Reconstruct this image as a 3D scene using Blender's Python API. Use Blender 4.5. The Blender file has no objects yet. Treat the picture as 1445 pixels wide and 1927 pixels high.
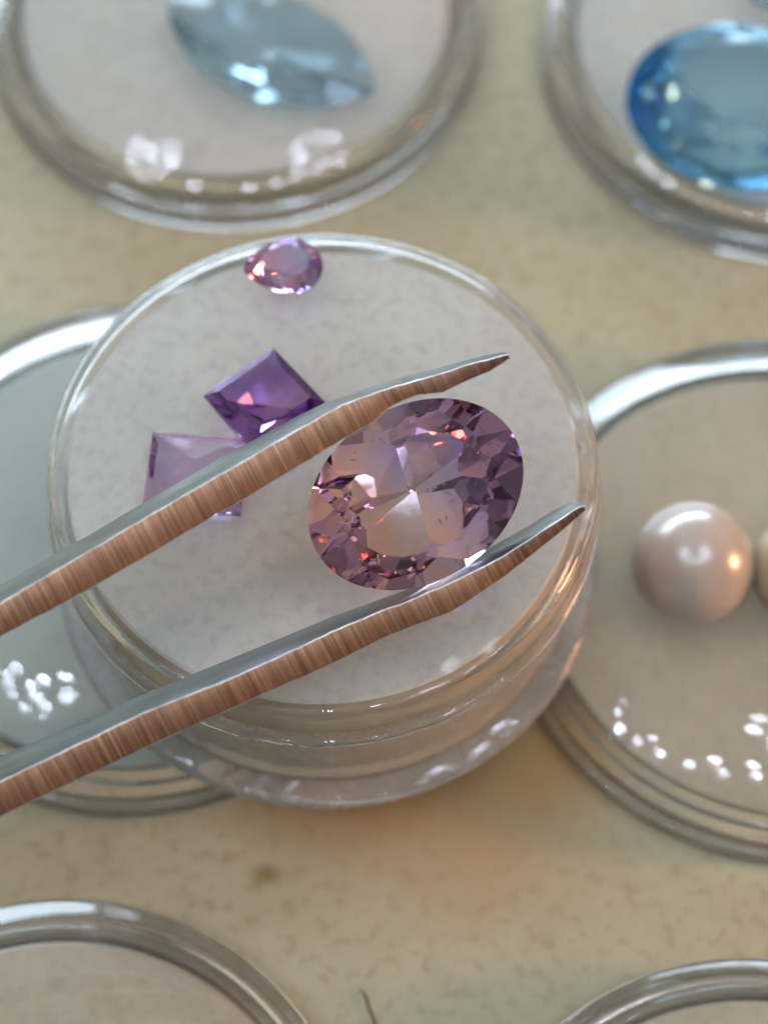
import bpy, bmesh, math, random
from mathutils import Vector, Matrix
random.seed(7)
sc = bpy.context.scene
COL = sc.collection
sc.unit_settings.scale_length = 0.01           # one unit is one centimetre

# ------------------------------------------------------------------ camera
TH = math.radians(27.0)                        # camera leans 27 degrees from the vertical
F = 3690.0; PW, PH = 1445.0, 1927.0            # focal length and size in photo pixels
DC = 12.59; ZR = 0.1
VD = Vector((0, math.sin(TH), -math.cos(TH)))
UP = Vector((0, math.cos(TH), math.sin(TH)))
RT = Vector((1, 0, 0))
CAM = Vector((0, 0, ZR)) - VD * DC
FOCUS = 9.9
cd = bpy.data.cameras.new("camera"); cam = bpy.data.objects.new("camera", cd); COL.objects.link(cam)
cam.location = CAM; cam.rotation_euler = (TH, 0, 0)
cd.sensor_fit = 'VERTICAL'; cd.sensor_height = 24.0; cd.lens = F / PH * 24.0
cd.clip_start = 0.5; cd.clip_end = 2000
cd.dof.use_dof = True; cd.dof.focus_distance = FOCUS + 0.17
cd.dof.aperture_fstop = (cd.lens * 1e-3) / 0.27
sc.camera = cam

def dray(px, py):
    return VD + RT * ((px - PW / 2) / F) + UP * ((PH / 2 - py) / F)
def at_z(px, py, z):
    d = dray(px, py); return CAM + d * ((z - CAM.z) / d.z)
def at_d(px, py, depth):
    return CAM + dray(px, py) * depth

# ------------------------------------------------------------------ room light
sc.view_settings.view_transform = 'Standard'; sc.view_settings.look = 'None'
sc.view_settings.exposure = 0.27; sc.view_settings.gamma = 1.0
w = bpy.data.worlds.new("World"); sc.world = w; w.use_nodes = True
nt = w.node_tree; nt.nodes.clear()
wo = nt.nodes.new('ShaderNodeOutputWorld'); bg = nt.nodes.new('ShaderNodeBackground')
tc = nt.nodes.new('ShaderNodeTexCoord'); sp = nt.nodes.new('ShaderNodeSeparateXYZ')
rp = nt.nodes.new('ShaderNodeValToRGB')
nt.links.new(tc.outputs['Generated'], sp.inputs[0]); nt.links.new(sp.outputs['Z'], rp.inputs[0])
e = rp.color_ramp.elements
e[0].position = 0.0; e[0].color = (0.13, 0.11, 0.09, 1)
e[1].position = 1.0; e[1].color = (0.48, 0.455, 0.39, 1)
m_ = e.new(0.35); m_.color = (0.14, 0.145, 0.15, 1)
nt.links.new(rp.outputs[0], bg.inputs[0]); bg.inputs[1].default_value = 1.0
nt.links.new(bg.outputs[0], wo.inputs[0])

def area(name, loc, target, size, power, color, shape='RECTANGLE', sy=None, spread=180):
    l = bpy.data.lights.new(name, 'AREA'); l.shape = shape; l.size = size
    if shape in ('RECTANGLE', 'ELLIPSE'): l.size_y = sy or size
    l.energy = power; l.color = color; l.spread = math.radians(spread)
    o = bpy.data.objects.new(name, l); COL.objects.link(o); o.location = loc
    o.rotation_euler = (Vector(target) - Vector(loc)).to_track_quat('-Z', 'Y').to_euler()
    return o
area("cool_fill_light", (-18, 64, 19), (0, 0, 0), 100, 66000, (0.68, 0.84, 1.0), sy=16)  # added unseen strip light, shaped to brighten jar insides and far rims
area("warm_lamp", (36, -3, 11), (0, 0, 1), 7.5, 8500, (1.0, 0.46, 0.22), 'DISK')
# a lamp head of small cool LEDs beside and above the camera
LC = CAM - VD * 14 + UP * 11 + RT * -2
for (rx, ry, n, off) in ((14.0, 8.6, 26, 0.0), (11.0, 6.2, 20, 0.5), (8.0, 3.8, 14, 0.2)):
    for k in range(n):
        an = 2 * math.pi * (k + off) / n
        if math.sin(an) > 0.72 or (rx < 10 and math.sin(an) < -0.5) or random.random() < 0.08: continue
        p = LC + RT * (rx * math.cos(an) + random.uniform(-0.15, 0.15)) + UP * (ry * math.sin(an) + random.uniform(-0.15, 0.15))
        area("led_light", p, (0, 0, 1), 0.58, 120, (0.70, 0.80, 1.0), 'DISK')

# ------------------------------------------------------------------ cycles
cy = sc.cycles
cy.max_bounces = 24; cy.transmission_bounces = 20; cy.glossy_bounces = 12; cy.diffuse_bounces = 4
cy.transparent_max_bounces = 16; cy.caustics_reflective = True; cy.caustics_refractive = True
cy.blur_glossy = 0.3; cy.sample_clamp_indirect = 12.0; cy.sample_clamp_direct = 0
cy.use_denoising = True
try: cy.denoiser = 'OPENIMAGEDENOISE'; cy.denoising_input_passes = 'RGB_ALBEDO_NORMAL'
except Exception: pass

# ------------------------------------------------------------------ materials
def new_mat(name):
    m = bpy.data.materials.new(name); m.use_nodes = True
    return m, m.node_tree.nodes, m.node_tree.links, m.node_tree.nodes['Principled BSDF']
def ramp(N, pts):
    r = N.new('ShaderNodeValToRGB'); el = r.color_ramp.elements
    while len(el) > 1: el.remove(el[-1])
    el[0].position = pts[0][0]; el[0].color = (*pts[0][1], 1)
    for p, c in pts[1:]:
        q = el.new(p); q.color = (*c, 1)
    return r
def noise(N, L, src, scale, detail=4, rough=0.6):
    n = N.new('ShaderNodeTexNoise'); n.inputs['Scale'].default_value = scale
    n.inputs['Detail'].default_value = detail; n.inputs['Roughness'].default_value = rough
    L.new(src, n.inputs['Vector']); return n
def mix(N, L, fac, a, b, mode='MIX'):
    m = N.new('ShaderNodeMix'); m.data_type = 'RGBA'; m.blend_type = mode
    for k, v in ((0, fac), (6, a), (7, b)):
        if isinstance(v, (int, float)): m.inputs[k].default_value = v
        elif isinstance(v, tuple): m.inputs[k].default_value = (*v, 1)
        else: L.new(v, m.inputs[k])
    return m.outputs[2]

def mat_table():
    m, N, L, P = new_mat("speckled_cream_laminate")
    t = N.new('ShaderNodeTexCoord').outputs['Object']
    n1 = noise(N, L, t, 0.35, 3); n2 = noise(N, L, t, 4.5, 5, 0.7); n3 = noise(N, L, t, 10, 3, 0.6)
    r1 = ramp(N, [(0.35, (0.375, 0.345, 0.225)), (0.65, (0.405, 0.375, 0.26))]); L.new(n1.outputs[0], r1.inputs[0])
    r2 = ramp(N, [(0.3, (0.93, 0.92, 0.89)), (0.7, (1.04, 1.04, 1.04))]); L.new(n2.outputs[0], r2.inputs[0])
    r3 = ramp(N, [(0.34, (0.72, 0.67, 0.58)), (0.48, (1, 1, 1))]); L.new(n3.outputs[0], r3.inputs[0])
    c = mix(N, L, 1.0, r1.outputs[0], r2.outputs[0], 'MULTIPLY')
    c = mix(N, L, 0.55, c, r3.outputs[0], 'MULTIPLY')
    # orange-brown patches and a small olive spot on the laminate
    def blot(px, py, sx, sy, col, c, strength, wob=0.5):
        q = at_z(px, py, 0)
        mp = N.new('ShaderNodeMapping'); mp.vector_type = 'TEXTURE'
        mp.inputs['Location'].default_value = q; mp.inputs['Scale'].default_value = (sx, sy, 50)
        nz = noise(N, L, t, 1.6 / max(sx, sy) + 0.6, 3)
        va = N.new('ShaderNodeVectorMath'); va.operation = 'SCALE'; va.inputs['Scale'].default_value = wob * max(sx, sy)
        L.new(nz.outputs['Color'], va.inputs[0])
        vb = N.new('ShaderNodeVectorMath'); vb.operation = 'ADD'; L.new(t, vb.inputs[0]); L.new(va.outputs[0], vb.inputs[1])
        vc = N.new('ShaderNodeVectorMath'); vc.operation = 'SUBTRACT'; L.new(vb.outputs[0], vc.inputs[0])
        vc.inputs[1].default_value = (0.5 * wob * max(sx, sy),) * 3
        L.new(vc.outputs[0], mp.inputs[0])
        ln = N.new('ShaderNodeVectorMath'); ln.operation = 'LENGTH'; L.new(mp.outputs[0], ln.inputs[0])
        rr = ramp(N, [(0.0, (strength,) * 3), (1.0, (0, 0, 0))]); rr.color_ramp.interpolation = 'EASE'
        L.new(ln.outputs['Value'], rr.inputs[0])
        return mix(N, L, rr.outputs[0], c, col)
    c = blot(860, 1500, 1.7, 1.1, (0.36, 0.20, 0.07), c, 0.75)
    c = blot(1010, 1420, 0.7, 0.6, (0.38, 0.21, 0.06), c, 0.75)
    c = blot(502, 1646, 0.16, 0.09, (0.20, 0.17, 0.055), c, 0.9)
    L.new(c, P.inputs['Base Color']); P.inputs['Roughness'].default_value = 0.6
    P.inputs['Specular IOR Level'].default_value = 0.25
    b = N.new('ShaderNodeBump'); b.inputs['Strength'].default_value = 0.15; b.inputs['Distance'].default_value = 0.02
    L.new(n3.outputs[0], b.inputs['Height']); L.new(b.outputs[0], P.inputs['Normal'])
    return m
def mat_foam(name, ca, cb, spot):
    m, N, L, P = new_mat(name)
    t = N.new('ShaderNodeTexCoord').outputs['Object']
    n1 = noise(N, L, t, 1.3, 4); n3 = noise(N, L, t, 14, 2.5, 0.6)
    r1 = ramp(N, [(0.35, ca), (0.65, cb)]); L.new(n1.outputs[0], r1.inputs[0])
    r3 = ramp(N, [(0.32, (spot + 0.02,) * 3), (0.52, (1, 1, 1))]); L.new(n3.outputs[0], r3.inputs[0])
    c = mix(N, L, 0.9, r1.outputs[0], r3.outputs[0], 'MULTIPLY')
    L.new(c, P.inputs['Base Color']); P.inputs['Roughness'].default_value = 0.85
    b = N.new('ShaderNodeBump'); b.inputs['Strength'].default_value = 0.3; b.inputs['Distance'].default_value = 0.02
    L.new(n3.outputs[0], b.inputs['Height']); L.new(b.outputs[0], P.inputs['Normal'])
    return m
def mat_plastic(name, tint, haze):
    m, N, L, P = new_mat(name)
    t = N.new('ShaderNodeTexCoord').outputs['Object']
    P.inputs['Base Color'].default_value = (*tint, 1); P.inputs['Transmission Weight'].default_value = 1
    P.inputs['IOR'].default_value = 1.49
    n = noise(N, L, t, 4, 4, 0.65)
    r = ramp(N, [(0.45, (0.0,) * 3), (0.80, (0.10,) * 3)]); L.new(n.outputs[0], r.inputs[0])
    L.new(r.outputs[0], P.inputs['Roughness'])
    b = N.new('ShaderNodeBump'); b.inputs['Strength'].default_value = 0.035; b.inputs['Distance'].default_value = 0.03
    n2 = noise(N, L, t, 2.6, 3); L.new(n2.outputs[0], b.inputs['Height']); L.new(b.outputs[0], P.inputs['Normal'])
    d = N.new('ShaderNodeBsdfDiffuse'); d.inputs[0].default_value = (0.76, 0.76, 0.74, 1)
    tr = N.new('ShaderNodeBsdfTranslucent'); tr.inputs[0].default_value = (0.76, 0.76, 0.74, 1)
    m1 = N.new('ShaderNodeMixShader'); m1.inputs[0].default_value = 0.5; L.new(d.outputs[0], m1.inputs[1]); L.new(tr.outputs[0], m1.inputs[2])
    n4 = noise(N, L, t, 7, 5, 0.7); rh = ramp(N, [(0.3, (haze * 0.6,) * 3), (0.7, (haze * 1.4,) * 3)]); L.new(n4.outputs[0], rh.inputs[0])
    m2 = N.new('ShaderNodeMixShader'); L.new(rh.outputs[0], m2.inputs[0]); L.new(P.outputs[0], m2.inputs[1]); L.new(m1.outputs[0], m2.inputs[2])
    L.new(m2.outputs[0], N['Material Output'].inputs[0])
    return m
def mat_gem(name, tint, ior, tint2=None):
    m, N, L, P = new_mat(name); N.remove(P)
    g = N.new('ShaderNodeBsdfGlass'); g.inputs['IOR'].default_value = ior; g.inputs['Roughness'].default_value = 0.0
    t = N.new('ShaderNodeTexCoord').outputs['Object']; n = noise(N, L, t, 2.0, 2)
    r = ramp(N, [(0.35, tint), (0.65, tint2 or tint)]); L.new(n.outputs[0], r.inputs[0]); L.new(r.outputs[0], g.inputs['Color'])
    L.new(g.outputs[0], N['Material Output'].inputs[0])
    return m
def mat_metal(name, base, base2, rough, bars=None):
    """brushed metal; bars = (axis, scale) of the grinding marks in the object's own space"""
    m, N, L, P = new_mat(name)
    t = N.new('ShaderNodeTexCoord').outputs['Object']
    mp = N.new('ShaderNodeCombineXYZ')
    for k, ax_ in enumerate((RT * math.cos(0.47) + UP * math.sin(0.47), UP * math.cos(0.47) - RT * math.sin(0.47), VD)):
        dt = N.new('ShaderNodeVectorMath'); dt.operation = 'DOT_PRODUCT'; L.new(t, dt.inputs[0]); dt.inputs[1].default_value = ax_ * (bars or (1, 1, 1))[k]
        L.new(dt.outputs['Value'], mp.inputs[k])
    n = noise(N, L, mp.outputs[0], 1.0, 5, 0.75); n2 = noise(N, L, t, 3.0, 4, 0.7)
    r = ramp(N, [(0.36, base), (0.66, base2)]); L.new(n.outputs[0], r.inputs[0])
    r2 = ramp(N, [(0.3, (0.72,) * 3), (0.6, (1, 1, 1))]); L.new(n2.outputs[0], r2.inputs[0])
    L.new(mix(N, L, 0.8, r.outputs[0], r2.outputs[0], 'MULTIPLY'), P.inputs['Base Color'])
    if name.startswith("copper"):                       # thin bright cross scratches and tarnished tips
        mv = N.new('ShaderNodeVectorMath'); mv.operation = 'MULTIPLY'; mv.inputs[1].default_value = (3.2, 0.5, 0.6); L.new(mp.outputs[0], mv.inputs[0])
        n5 = noise(N, L, mv.outputs[0], 1.0, 2, 0.5); r5 = ramp(N, [(0.60, (0, 0, 0)), (0.76, (1, 1, 1))]); L.new(n5.outputs[0], r5.inputs[0])
        old = P.inputs['Base Color'].links[0].from_socket
        r7 = ramp(N, [(0.30, (0.42,) * 3), (0.40, (1, 1, 1))]); L.new(n5.outputs[0], r7.inputs[0])
        c1 = mix(N, L, 0.9, mix(N, L, r5.outputs[0], old, (0.66, 0.43, 0.28)), r7.outputs[0], 'MULTIPLY')
        sx_ = N.new('ShaderNodeSeparateXYZ'); L.new(mp.outputs[0], sx_.inputs[0])
        rg = N.new('ShaderNodeMapRange'); L.new(sx_.outputs['X'], rg.inputs[0]); rg.inputs[1].default_value = TIPS - 46 * 0.62; rg.inputs[2].default_value = TIPS
        n6 = noise(N, L, t, 14, 3); m6 = N.new('ShaderNodeMath'); m6.operation = 'MULTIPLY'; m6.use_clamp = True; L.new(rg.outputs[0], m6.inputs[0]); L.new(n6.outputs[0], m6.inputs[1])
        L.new(mix(N, L, m6.outputs[0], c1, (0.02, 0.018, 0.017)), P.inputs['Base Color'])
    P.inputs['Metallic'].default_value = 0.9; P.inputs['Roughness'].default_value = rough
    b = N.new('ShaderNodeBump'); b.inputs['Strength'].default_value = 0.5; b.inputs['Distance'].default_value = 0.01
    L.new(n.outputs[0], b.inputs['Height']); L.new(b.outputs[0], P.inputs['Normal'])
    return m
M_TABLE = mat_table()
M_FOAM = mat_foam("white_foam", (0.67, 0.675, 0.62), (0.74, 0.745, 0.69), 0.84)
M_FOAM_G = mat_foam("pale_green_foam", (0.48, 0.56, 0.51), (0.54, 0.62, 0.56), 0.94)
M_FOAM_B = mat_foam("beige_foam", (0.56, 0.50, 0.365), (0.62, 0.56, 0.425), 0.86)
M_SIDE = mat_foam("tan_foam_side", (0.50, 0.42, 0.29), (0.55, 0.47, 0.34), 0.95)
M_CLEAR = mat_plastic("clear_polystyrene", (1.0, 1.0, 1.0), 0.02)
M_MILKY = mat_plastic("hazy_polystyrene", (1.0, 1.0, 0.99), 0.28)

# ------------------------------------------------------------------ helpers
def link(name, bm, mat, parent=None, smooth=None, loc=None):
    me = bpy.data.meshes.new(name); bm.to_mesh(me); bm.free()
    if smooth is not None:
        for p in me.polygons: p.use_smooth = True
        me.set_sharp_from_angle(angle=math.radians(smooth))
    for m in (mat if isinstance(mat, (list, tuple)) else [mat]): me.materials.append(m)
    o = bpy.data.objects.new(name, me); COL.objects.link(o)
    if parent: o.parent = parent
    if loc is not None: o.location = loc
    return o
def tag(o, label, cat, group=None):
    o['label'] = label; o['category'] = cat
    if group: o['group'] = group
    return o
def empty(name, loc, rot=(0, 0, 0)):
    o = bpy.data.objects.new(name, None); COL.objects.link(o); o.location = loc; o.rotation_euler = rot
    o.empty_display_size = 0.3
    return o
def lathe(profile, seg=160):
    """closed (r, z) profile turned about z"""
    bm = bmesh.new(); rings = []
    for r, z in profile:
        if r < 1e-6: rings.append([bm.verts.new((0, 0, z))])
        else: rings.append([bm.verts.new((r * math.cos(2 * math.pi * k / seg), r * math.sin(2 * math.pi * k / seg), z)) for k in range(seg)])
    n = len(rings)
    for i in range(n):
        a, b = rings[i], rings[(i + 1) % n]
        if len(a) == 1 and len(b) == 1: continue
        for k in range(seg):
            k2 = (k + 1) % seg
            if len(a) == 1: bm.faces.new((a[0], b[k2], b[k]))
            elif len(b) == 1: bm.faces.new((a[k], a[k2], b[0]))
            else: bm.faces.new((a[k], a[k2], b[k2], b[k]))
    bmesh.ops.recalc_face_normals(bm, faces=bm.faces)
    return bm
def arc(cx, cz, r, a0, a1, n):
    return [(cx + r * math.cos(math.radians(a0 + (a1 - a0) * i / n)), cz + r * math.sin(math.radians(a0 + (a1 - a0) * i / n))) for i in range(n + 1)]

# ------------------------------------------------------------------ table
bm = bmesh.new()
bmesh.ops.create_grid(bm, x_segments=4, y_segments=4, size=60)
tb = link("table_top", bm, M_TABLE); tb['kind'] = 'structure'; tb['label'] = 'cream speckled laminate table top'

# ------------------------------------------------------------------ display jars
def wide_jar():
    root = empty("display_jar", (0, 0, 0))
    dish = [(0, 0.0)] + arc(1.75, 0.05, 0.05, -90, 90, 6) + [(1.63, 0.10)] + arc(1.60, 0.30, 0.02, 0, 90, 3) + \
           arc(1.575, 0.30, 0.02, 90, 180, 3) + [(1.555, 0.11), (1.54, 0.08), (0, 0.08)]
    link("dish", lathe(dish), M_CLEAR, root, 40)
    top = lambda r, H, k: H - k * (r / 1.72) ** 4.5
    lid = [(r, top(r, 0.66, 0.24)) for r in [0] + [0.2 + 0.09 * i for i in range(17)]] + arc(1.70, 0.35, 0.08, 62, 0, 6) + [(1.78, 0.16)] + \
          arc(1.75, 0.15, 0.03, 0, -90, 4) + [(1.67, 0.12), (1.66, 0.15), (1.66, 0.30)] + \
          [(r, top(r, 0.59, 0.24)) for r in [1.62 - 0.09 * i for i in range(17)]] + [(0, 0.59)]
    link("lid", lathe(lid), M_CLEAR, root, 40)
    ins = [(0, 0.085), (1.52, 0.085), (1.54, 0.11), (1.54, 0.23), (1.52, 0.25), (0, 0.25)]
    link("foam_insert", lathe(ins, 96), M_FOAM, root, 30)
    return root
def copy_tree(o, parent=None):
    c = o.copy(); COL.objects.link(c)
    if parent: c.parent = parent
    for ch in list(o.children):
        copy_tree(ch, c)
    return c
ctr = {'tl': (446, 42), 'tr': (1482, 100), 'ml': (272, 1040), 'mr': (1466, 1120), 'bl': (95, 2300), 'br': (1440, 2425)}
W = {k: at_z(*v, ZR) for k, v in ctr.items()}
GRP = "clear round display jars standing on the table"
labels = {
 'tl': "clear round jar with white insert and a pale blue-green marquise stone in it",
 'tr': "clear round jar with white insert and a large sky blue oval stone in it",
 'ml': "clear round jar with pale green insert, partly under the raised purple-stone jar",
 'mr': "clear round jar with beige insert holding pearls",
 'bl': "empty clear round jar with beige insert, cut off at the bottom left corner",
 'br': "empty clear round jar with beige insert, cut off at the bottom right corner"}
proto = wide_jar()
jars = {}
for i, k in enumerate(('tl', 'tr', 'ml', 'mr', 'bl', 'br')):
    j = proto if i == 0 else copy_tree(proto)
    j.location = (W[k].x, W[k].y, 0.001); j.rotation_euler.z = i * 1.3; j.scale = (0.965,) * 3 if i > 1 else (1.0,) * 3
    tag(j, labels[k], "jar", GRP); jars[k] = j
    print("JAR", k, tuple(round(v, 2) for v in j.location))
def recolour(j, mat):
    for ch in j.children:
        if ch.name.startswith("foam_insert"):
            ch.data = ch.data.copy(); ch.data.materials[0] = mat
recolour(jars['ml'], M_FOAM_G)
for k in ('mr', 'bl', 'br'): recolour(jars[k], M_FOAM_B)

ZJ = 0.664
cj = at_z(618, 1044, ZJ)
tall = empty("display_jar", (cj.x, cj.y, ZJ)); tall.scale = (1.015, 1.015, 1.0)
tag(tall, "raised clear round jar under the tweezers with loose purple stones on its flat lid", "jar")
dish = [(0, 0.0)] + arc(1.54, 0.05, 0.05, -90, 90, 6) + [(1.45, 0.11)] + arc(1.43, 0.84, 0.02, 0, 90, 3) + \
       arc(1.405, 0.84, 0.015, 90, 180, 3) + [(1.39, 0.13), (1.37, 0.10), (0, 0.10)]
link("dish", lathe(dish), M_MILKY, tall, 40)
lid = [(0, 1.22)] + list(reversed(arc(1.49 - 0.05, 1.22 - 0.05, 0.05, 0, 90, 6))) + [(1.495, 0.92)] + \
      arc(1.50, 0.87, 0.03, 90, -90, 6) + [(1.47, 0.835)] + [(1.46, 0.86), (1.45, 1.10)] + \
      arc(1.42, 1.12, 0.02, 0, 90, 3) + [(0, 1.14)]
link("lid", lathe(lid), M_CLEAR, tall, 40)
ins = [(0, 0.105), (1.36, 0.105), (1.37, 0.12), (1.385, 1.10), (1.37, 1.125), (0, 1.125)]
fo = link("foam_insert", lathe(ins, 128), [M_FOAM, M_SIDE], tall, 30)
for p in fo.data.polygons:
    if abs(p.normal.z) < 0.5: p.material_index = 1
ZT = ZJ + 1.22

# ------------------------------------------------------------------ cut stones
def support(pts):
    def h(a):
        c, s = math.cos(a), math.sin(a); return max(x * c + y * s for x, y in pts)
    return h
def cut(bm, co, no):
    r = bmesh.ops.bisect_plane(bm, geom=bm.verts[:] + bm.edges[:] + bm.faces[:], dist=1e-5, plane_co=co, plane_no=no, clear_outer=True)
    es = [g for g in r['geom_cut'] if isinstance(g, bmesh.types.BMEdge) and g.is_boundary]
    if len(es) > 2:
        try: bmesh.ops.holes_fill(bm, edges=es, sides=0)
        except Exception: pass
def gem(outline, P, Ch, t, g, mains, lowers=None, crown=None, drops=(0.0,), star=True, lower_k=1.10, upper_k=0.72, jit=0.0, gird=None, culet=None, steps=None, rnd=None):
    """cut a stone out of a block: outline points, pavilion depth, crown height, table ratio, girdle thickness,
    azimuths of the main facets"""
    rnd = rnd or random.Random(3)
    h = support(outline)
    bm = bmesh.new(); bmesh.ops.create_cube(bm, size=4 * max(h(k * 0.1) for k in range(63)))
    for a in gird or [2 * math.pi * k / 64 for k in range(64)]:
        cut(bm, Vector((math.cos(a), math.sin(a), 0)) * h(a), Vector((math.cos(a), math.sin(a), 0)))
    cut(bm, Vector((0, 0, Ch + g / 2)), Vector((0, 0, 1)))
    def pav(a, k, zg=0.0):
        hh = h(a); j = 1 + rnd.uniform(-jit, jit); d = P * k * j
        cut(bm, Vector((math.cos(a) * hh, math.sin(a) * hh, -g / 2 + zg)), Vector((math.cos(a) * d, math.sin(a) * d, -hh)).normalized())
    def crn(a, k, zg=0.0):
        hh = h(a); rise = Ch * k; run = hh * (1 - t)
        cut(bm, Vector((math.cos(a) * hh, math.sin(a) * hh, g / 2 + zg)), Vector((math.cos(a) * rise, math.sin(a) * rise, run)).normalized())
    for i, a in enumerate(mains): pav(a, 1 - drops[i % len(drops)] / P, -drops[i % len(drops)])
    for a in lowers or []: pav(a, lower_k)
    for a in crown or mains: crn(a, 1.0)
    for a in lowers or []: crn(a, 1.22)
    if star:
        cm = sorted(crown or mains)
        for a, b in zip(cm, cm[1:] + [cm[0] + 2 * math.pi]):
            q = (a + b) / 2; hh = h(q)
            zt = Ch + g / 2
            cut(bm, Vector((math.cos(q) * hh * (t * 0.99), math.sin(q) * hh * (t * 0.99), zt)), Vector((math.cos(q) * Ch * 0.55, math.sin(q) * Ch * 0.55, hh * (1 - t))).normalized())
    for (kp, kz) in steps or []:
        for a in mains:
            hh = h(a)
            cut(bm, Vector((math.cos(a) * hh, math.sin(a) * hh, -g / 2 - kz)), Vector((math.cos(a) * kp, math.sin(a) * kp, -1)).normalized())
    if culet: cut(bm, Vector((0, 0, -g / 2 - P * (1 - culet))), Vector((0, 0, -1)))
    bmesh.ops.recalc_face_normals(bm, faces=bm.faces)
    return bm
def ellipse(a, b, n=128): return [(a * math.cos(2 * math.pi * k / n), b * math.sin(2 * math.pi * k / n)) for k in range(n)]
def ring_az(n, off=0.0, a=1, b=1):
    """azimuths of facet normals round an oval"""
    return [math.atan2(math.sin(2 * math.pi * (k + off) / n) / b, math.cos(2 * math.pi * (k + off) / n) / a) % (2 * math.pi) for k in range(n)]
def zmin(o): return min((v.co.z for v in o.data.vertices))

# oval held in the tweezers: faces the camera, long axis 32 degrees up to the right
gc = at_d(782, 930, FOCUS)
a_, b_ = 215 * FOCUS / F, 165 * FOCUS / F
M_G1 = mat_gem("purple_pink_crystal", (0.78, 0.69, 0.90), 1.66, (0.92, 0.82, 0.88))
N, L = M_G1.node_tree.nodes, M_G1.node_tree.links             # tint runs peach to violet; the peach end paints in the warm lamp's flash
t_ = N.new('ShaderNodeTexCoord').outputs['Object']; sp_ = N.new('ShaderNodeSeparateXYZ'); L.new(t_, sp_.inputs[0])
nz_ = noise(N, L, t_, 3.0, 2); ad_ = N.new('ShaderNodeMath'); ad_.operation = 'MULTIPLY_ADD'
L.new(nz_.outputs[0], ad_.inputs[0]); ad_.inputs[1].default_value = 0.8; L.new(sp_.outputs['X'], ad_.inputs[2])
rz_ = ramp(N, [(0.10, (0.98, 0.77, 0.68)), (0.32, (0.93, 0.84, 0.84)), (0.54, (0.83, 0.78, 0.92)), (0.78, (0.68, 0.62, 0.90))])
L.new(ad_.outputs[0], rz_.inputs[0])
g_ = [n for n in N if n.type == 'BSDF_GLASS'][0]; L.new(rz_.outputs[0], g_.inputs['Color'])
bm = gem(ellipse(a_, b_), 0.42, 0.12, 0.64, 0.025, ring_az(10, 0.3, a_, b_), ring_az(16, 0.6, a_, b_), lower_k=1.3, drops=(0.13, 0.05, 0.09, 0.0, 0.12), jit=0.06)
held = link("oval_gemstone", bm, M_G1)
zax = (-VD + RT * 0.02 - UP * 0.02).normalized()
xax = (RT * math.cos(math.radians(32)) + UP * math.sin(math.radians(32))); xax = (xax - zax * xax.dot(zax)).normalized()
yax = zax.cross(xax)
held.matrix_world = Matrix(((xax.x, yax.x, zax.x, gc.x), (xax.y, yax.y, zax.y, gc.y), (xax.z, yax.z, zax.z, gc.z), (0, 0, 0, 1)))
tag(held, "large oval faceted purple-pink gemstone gripped between the tweezer tips", "gemstone")

ib = bmesh.new(); ri = random.Random(11)
for k in range(26):
    an = ri.uniform(2.5, 3.9) if k % 3 else ri.uniform(0.9, 2.0); rr_ = ri.uniform(0.55, 0.86)
    c_ = Vector((a_ * rr_ * math.cos(an), b_ * rr_ * math.sin(an), ri.uniform(-0.03, 0.03)))
    dd = Vector((ri.uniform(-1, 1), ri.uniform(-1, 1), ri.uniform(-.3, .3))).normalized() * ri.uniform(0.008, 0.035)
    ee = dd.cross(Vector((ri.uniform(-.4, .4), ri.uniform(-.4, .4), 1))).normalized() * ri.uniform(0.002, 0.006)
    top_, bot_ = Vector((0, 0, .002)), Vector((0, 0, -.002))
    v = [ib.verts.new(c_ + q) for q in (dd, ee, -dd, -ee, top_, bot_)]
    for q in ((0, 1, 4), (1, 2, 4), (2, 3, 4), (3, 0, 4), (1, 0, 5), (2, 1, 5), (3, 2, 5), (0, 3, 5)): ib.faces.new([v[z] for z in q])
mi, N, L, P = new_mat("white_inclusion"); P.inputs['Base Color'].default_value = (0.75, 0.70, 0.80, 1); P.inputs['Roughness'].default_value = 0.2
inc = link("inclusion", ib, mi, held); inc['kind'] = 'stuff'

def lay(o, px, py, z, rot, up=True, tilt=(0, 0)):
    """rest a stone on a surface at height z; its long axis turned by rot degrees"""
    R_ = Matrix.Rotation(math.radians(rot), 4, 'Z') @ Matrix.Rotation(math.radians(tilt[0]), 4, 'X') @ Matrix.Rotation(math.radians(tilt[1]), 4, 'Y')
    low = min((R_ @ v.co).z for v in o.data.vertices)
    top = max((R_ @ v.co).z for v in o.data.vertices)
    p = at_z(px, py, z + (top - low) * 0.6)
    o.matrix_world = Matrix.Translation((p.x, p.y, z - low + 0.002)) @ R_
# pear on the lid's rim
def pear_outline(L_, W_, n=60):
    pts = []
    for k in range(n):
        a = 2 * math.pi * k / n; x = math.cos(a); y = math.sin(a)
        if x < 0: x *= 1.5; y *= (1 + 0.1 * x) * (1 - 0.55 * (x / 1.5) ** 4)
        pts.append((x, y))
    mx = (max(p[0] for p in pts) + min(p[0] for p in pts)) / 2
    sx = (max(p[0] for p in pts) - min(p[0] for p in pts)) / L_
    sy = 2 / W_
    return [((x - mx) / sx, y / sy) for x, y in pts]
M_G2 = mat_gem("pale_violet_crystal", (0.82, 0.78, 0.96), 1.62, (0.96, 0.80, 0.80))
po = pear_outline(0.455, 0.345)
o = link("pear_gemstone", gem(po, 0.16, 0.06, 0.6, 0.02, [2 * math.pi * k / 8 for k in range(8)], [2 * math.pi * (k + .5) / 16 for k in range(16)], jit=0.05), M_G2)
N, L = M_G2.node_tree.nodes, M_G2.node_tree.links            # pink at the point, lilac at the round end
sp_ = N.new('ShaderNodeSeparateXYZ'); L.new(N.new('ShaderNodeTexCoord').outputs['Object'], sp_.inputs[0])
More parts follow.
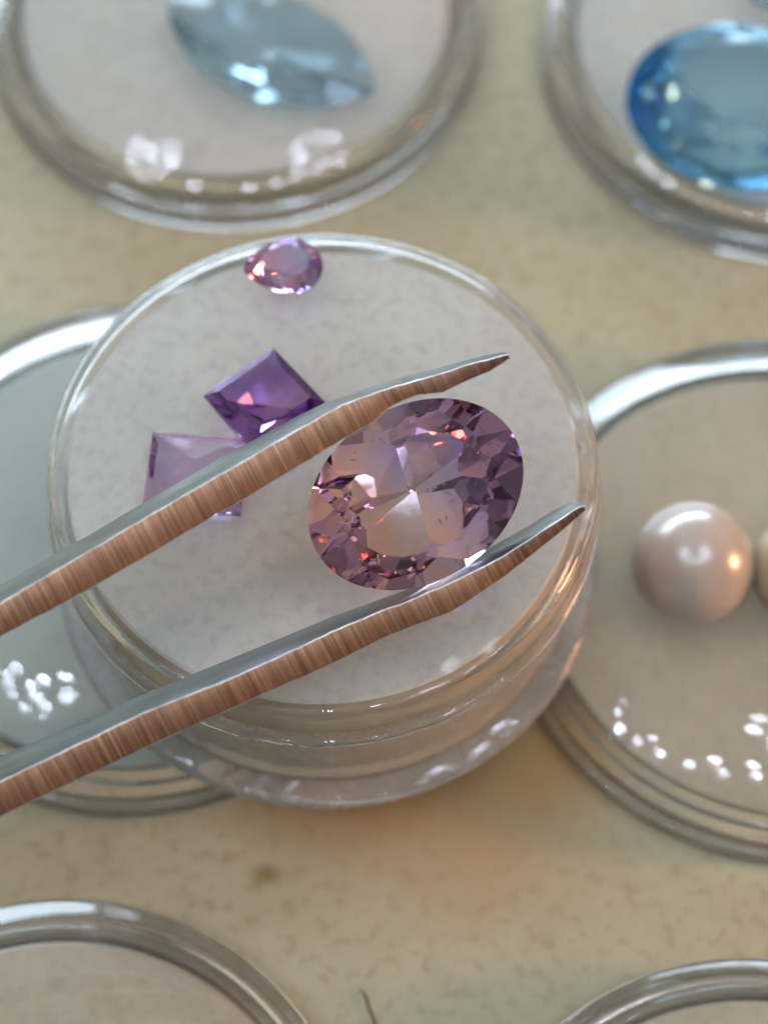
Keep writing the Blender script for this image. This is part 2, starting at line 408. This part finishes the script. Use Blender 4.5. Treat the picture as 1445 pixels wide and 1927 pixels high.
mr_ = N.new('ShaderNodeMapRange'); mr_.inputs[1].default_value = -0.22; mr_.inputs[2].default_value = 0.12; L.new(sp_.outputs['X'], mr_.inputs[0])
rz_ = ramp(N, [(0.0, (0.97, 0.68, 0.68)), (1.0, (0.80, 0.80, 0.97))]); L.new(mr_.outputs[0], rz_.inputs[0])
L.new(rz_.outputs[0], [n for n in N if n.type == 'BSDF_GLASS'][0].inputs['Color'])
lay(o, 533, 505, ZT, 8, tilt=(6, 6))
tag(o, "small pear-shaped pink and lilac gemstone at the far rim of the raised lid", "gemstone")
# two princess-cut squares
def quad(pts): return pts
q90 = [math.pi / 2 * k for k in range(4)]
M_G3 = mat_gem("deep_violet_crystal", (0.66, 0.56, 0.86), 1.60, (0.82, 0.66, 0.80))
sq = [(0.24, 0.235), (-0.24, 0.235), (-0.24, -0.235), (0.24, -0.235)]
o = link("square_gemstone", gem(sq, 0.20, 0.06, 0.74, 0.02, [a + d for a in q90 for d in (-0.22, 0.22)], None, crown=q90, star=False, gird=q90, jit=0.15), M_G3)
lay(o, 500, 760, ZT, 40, tilt=(0, 0))
tag(o, "dark violet square gemstone lying flat side up, behind the pale square one", "gemstone")
M_G4 = mat_gem("pale_lilac_crystal", (0.86, 0.80, 0.92), 1.56, (0.92, 0.85, 0.93))
sq = [(0.265, 0.235), (-0.265, 0.235), (-0.265, -0.235), (0.265, -0.235)]
o = link("square_gemstone", gem(sq, 0.15, 0.05, 0.80, 0.02, q90, None, star=False, gird=q90), M_G4)
lay(o, 368, 880, ZT, -4, tilt=(180, 0))
tag(o, "pale lilac square gemstone lying point up like a low pyramid", "gemstone")

# stones inside the table jars
ZI = 0.252
M_B1 = mat_gem("pale_teal_crystal", (0.74, 0.87, 0.93), 1.60, (0.82, 0.91, 0.95))
def lens(L_, W_, n=40):
    r = (L_ * L_ + W_ * W_) / (4 * W_); a0 = math.asin(L_ / 2 / r); pts = []
    for s in (1, -1):
        for k in range(n):
            a = -a0 + 2 * a0 * k / (n - 1); pts.append((s * r * math.sin(a), s * (r * math.cos(a) - (r - W_ / 2))))
    return pts
az = [math.radians(v) for v in (60, 90, 120, 240, 270, 300, 25, 155, 205, 335)]
ls = [math.radians(v) for v in (47, 72, 80, 100, 108, 133, 227, 252, 260, 280, 288, 313)]
o = link("marquise_gemstone", gem(lens(1.66, 0.92), 0.20, 0.10, 0.62, 0.02, az, ls, jit=0.04), M_B1)
lay(o, 508, 92, ZI, -27, tilt=(0, 2))
tag(o, "long pale blue-green marquise gemstone inside the back left jar", "gemstone")
M_B2 = mat_gem("sky_blue_crystal", (0.64, 0.85, 0.95), 1.58, (0.80, 0.92, 0.97))
N, L = M_B2.node_tree.nodes, M_B2.node_tree.links            # the rim of the crystal is a deeper blue
ln_ = N.new('ShaderNodeVectorMath'); ln_.operation = 'LENGTH'; L.new(N.new('ShaderNodeTexCoord').outputs['Object'], ln_.inputs[0])
rz_ = ramp(N, [(0.40, (0.80, 0.92, 0.97)), (0.72, (0.42, 0.72, 0.92))]); L.new(ln_.outputs['Value'], rz_.inputs[0])
L.new(rz_.outputs[0], [n for n in N if n.type == 'BSDF_GLASS'][0].inputs['Color'])
o = link("oval_gemstone", gem(ellipse(0.76, 0.66), 0.50, 0.16, 0.62, 0.03, ring_az(8, 0.5, .76, .66), ring_az(16, 0.5, .76, .66), jit=0.08, drops=(0.0, 0.17)), M_B2)
lay(o, 1385, 212, ZI, 0, tilt=(4, 3))
tag(o, "large sky blue oval gemstone in the back right jar", "gemstone")
o = link("oval_gemstone", gem(ellipse(0.40, 0.34), 0.22, 0.10, 0.6, 0.02, ring_az(8, 0.5), ring_az(16, 0.5)), M_B2)
lay(o, 1500, -30, ZI, 20)
tag(o, "blue gemstone just showing in the top right corner behind the sky blue oval", "gemstone")
# pearls
def mat_pearl():
    m, N, L, P = new_mat("pearl_nacre")
    t = N.new('ShaderNodeTexCoord').outputs['Object']; n = noise(N, L, t, 3, 3)
    r = ramp(N, [(0.35, (0.35, 0.28, 0.225)), (0.65, (0.43, 0.345, 0.27))]); L.new(n.outputs[0], r.inputs[0])
    L.new(r.outputs[0], P.inputs['Base Color']); P.inputs['Roughness'].default_value = 0.28
    P.inputs['Coat Weight'].default_value = 1.0; P.inputs['Coat Roughness'].default_value = 0.24; P.inputs['Coat IOR'].default_value = 1.7
    P.inputs['Subsurface Weight'].default_value = 0.0
    return m
M_PEARL = mat_pearl()
def pearl(px, py, r, label):
    bm = bmesh.new(); bmesh.ops.create_uvsphere(bm, u_segments=48, v_segments=32, radius=r)
    rd = random.Random(px)
    for v in bm.verts: v.co *= 1 + 0.012 * math.sin(v.co.x * 9 / r * 0.3 + 1) + 0.01 * math.cos(v.co.z * 3 / r)
    o = link("pearl", bm, M_PEARL, None, 80)
    p = at_z(px, py, ZI + r); o.location = (p.x, p.y, ZI + r * 1.015)
    tag(o, label, "pearl", "pearls in the right jar")
pearl(1303, 1062, 0.375, "pinkish round pearl with two bright highlights in the right jar")
pearl(1515, 1075, 0.34, "yellowish brown pearl cut off by the right edge of the photo, beside the pinkish pearl")
m2_, N, L, P = new_mat("golden_nacre"); P.inputs["Base Color"].default_value = (0.40, 0.29, 0.17, 1); P.inputs["Roughness"].default_value = 0.35
bpy.data.objects["pearl.001"].data.materials[0] = m2_

# ------------------------------------------------------------------ tweezers
TIPS = 46 * (at_d(1090, 960, FOCUS) - at_d(-2840, 2760, 9.3)).dot(RT * math.cos(0.47) + UP * math.sin(0.47))
M_EDGE = mat_metal("copper_toned_ground_edge", (0.185, 0.10, 0.062), (0.37, 0.205, 0.125), 0.36, (46, 0.7, 0.7))
M_STEEL = mat_metal("brushed_steel", (0.12, 0.135, 0.12), (0.25, 0.27, 0.245), 0.36, (1.5, 8, 6))
M_RIM = mat_metal("bright_steel", (0.30, 0.31, 0.31), (0.80, 0.81, 0.82), 0.34, (5, 5, 5))
tw = empty("tweezers", at_d(-2840, 2760, 9.3))
def arm(stations, name):
    """stations: x, crest y, lower y, far y (pixels of the near edge's two corners and of the far corner), near depth, blade depth"""
    bm = bmesh.new(); rings = []
    # resample the stations finely with tiny wear on the edges
    st = []
    rd = random.Random(len(stations))
    for s0, s1 in zip(stations, stations[1:]):
        n = max(1, int((s1[0] - s0[0]) / 14)) if s0[0] > -60 else 12
        for k in range(n): st.append(tuple(a + (b - a) * k / n for a, b in zip(s0, s1)))
    st.append(stations[-1])
    for i, (x, yc, yl, yf, d, wd) in enumerate(st):
        jt = rd.uniform(-0.9, 0.9) if 0 < i < len(st) - 1 else 0
        A = at_d(x, yc + jt, d); B = at_d(x + 4, yl + jt * 0.5, d + 0.01)
        Cc = at_d(x - 2, yf, d + wd)                  # far corner of the grey face
        D_ = Cc + (B - A) * 0.96
        rings.append([A, B, D_, Cc])
    inv = tw.matrix_world.inverted()
    o0 = tw.location
    V = [[bm.verts.new(p - o0) for p in r] for r in rings]
    for a, b in zip(V, V[1:]):
        for k in range(4):
            k2 = (k + 1) % 4
            f = bm.faces.new((a[k], a[k2], b[k2], b[k])); f.material_index = (0, 1, 0, 1)[k]
    f = bm.faces.new(V[0][::-1]); f.material_index = 1
    f = bm.faces.new(V[-1]); f.material_index = 1
    bmesh.ops.recalc_face_normals(bm, faces=bm.faces)
    long_e = [e for e in bm.edges if len(e.link_faces) == 2 and e.calc_face_angle(0) > 0.9]
    bmesh.ops.bevel(bm, geom=long_e, offset=0.0045, segments=2, profile=0.6, affect='EDGES', material=2, clamp_overlap=True)
    return link(name, bm, [M_EDGE, M_STEEL, M_RIM], tw, 28)
d0 = FOCUS - 0.13
arm([(-2840, 2680, 2740, 2640, 9.2, 0.42), (-60, 1172, 1234, 1136, d0 - 0.35, 0.40), (0, 1136, 1197, 1103, d0 - 0.33, 0.40), (104, 1074, 1143, 1043, d0 - 0.30, 0.40),
     (171, 1035, 1106, 1006, d0 - 0.27, .40), (291, 964, 1037, 935, d0 - 0.22, .40),
     (410, 895, 965, 866, d0 - 0.17, 0.38), (457, 868, 939, 840, d0 - .15, 0.38), (560, 808, 876, 784, d0 - 0.11, 0.36), (612, 779, 845, 758, d0 - 0.09, 0.34), (643, 762, 826, 748, d0 - .08, 0.34),
     (700, 740, 794, 728, d0 - 0.06, 0.30), (728, 731, 768, 720, d0 - 0.05, .28), (760, 722, 752, 709, d0 - 0.04, 0.25), (782, 716, 744, 703, d0 - .03, .24), (829, 703, 739, 692, d0 - 0.02, 0.2),
     (880, 686, 715, 677, d0 - 0.01, 0.15), (918, 676, 699, 668, d0, 0.10), (945, 669, 682, 663, d0, 0.06), (956, 667, 674, 663, d0, 0.04)], "arm")
arm([(-2840, 2768, 2830, 2725, 9.2, 0.42), (-60, 1498, 1565, 1450, d0 - 0.35, 0.42), (0, 1471, 1536, 1424, d0 - 0.33, 0.42), (140, 1404, 1470, 1365, d0 - 0.28, .42),
     (280, 1337, 1403, 1303, d0 - 0.22, 0.42), (415, 1284, 1342, 1248, d0 - .18, .42), (498, 1248, 1304, 1214, d0 - 0.14, 0.42), (623, 1189, 1249, 1162, d0 - 0.10, 0.42), (716, 1149, 1202, 1128, d0 - 0.07, 0.40),
     (766, 1132, 1182, 1110, d0 - .06, .38), (808, 1113, 1166, 1090, d0 - 0.05, 0.36), (845, 1098, 1152, 1072, d0 - 0.04, 0.34), (866, 1088, 1140, 1062, d0 - .04, .33), (905, 1068, 1113, 1040, d0 - 0.03, 0.30), (945, 1048, 1086, 1018, d0 - 0.02, .27),
     (1000, 1012, 1042, 987, d0 - 0.01, 0.22), (1040, 986, 1011, 961, d0, 0.17), (1075, 962, 981, 943, d0, 0.12), (1090, 954, 968, 944, d0, 0.07), (1099, 952, 960, 948, d0, 0.04)], "arm")
jb = bmesh.new()
p1, p2 = at_d(-2900, 2790, 9.16) - tw.location, at_d(-2500, 2570, 9.2) - tw.location
ax = (p2 - p1).normalized(); side = ax.cross(VD).normalized()
vs = []
for p in (p1, p2):
    for s, t in ((-0.24, -0.02), (0.24, -0.02), (0.24, 0.5), (-0.24, 0.5)):
        vs.append(jb.verts.new(p + side * s + VD * t))
for q in ((0, 1, 2, 3), (7, 6, 5, 4), (0, 4, 5, 1), (1, 5, 6, 2), (2, 6, 7, 3), (3, 7, 4, 0)): jb.faces.new([vs[k] for k in q])
bmesh.ops.recalc_face_normals(jb, faces=jb.faces)
bmesh.ops.bevel(jb, geom=jb.edges[:], offset=0.03, segments=2, affect='EDGES')
link("joint", jb, M_STEEL, tw, 30)
tag(tw, "steel tweezers with coppery worn edges reaching in from the left and gripping the oval stone", "tweezers")

# ------------------------------------------------------------------ hair on the table
m, N, L, P = new_mat("brown_hair"); P.inputs['Base Color'].default_value = (0.10, 0.06, 0.035, 1)
P.inputs['Roughness'].default_value = 0.5
cu = [(676, 1862), (684, 1868), (690, 1880), (693, 1893), (698, 1906), (704, 1920), (708, 1940)]
bm = bmesh.new(); prev = None
for (x, y) in cu:
    p = at_z(x, y, 0.02); rg = [bm.verts.new(p + Vector((0.008 * math.cos(k * 1.0472), 0, 0.008 * math.sin(k * 1.0472)))) for k in range(6)]
    if prev:
        for k in range(6): bm.faces.new((prev[k], prev[(k + 1) % 6], rg[(k + 1) % 6], rg[k]))
    prev = rg
o = link("hair_strand", bm, m, None, 60)
tag(o, "short curved brown hair lying on the table near the bottom edge", "hair")
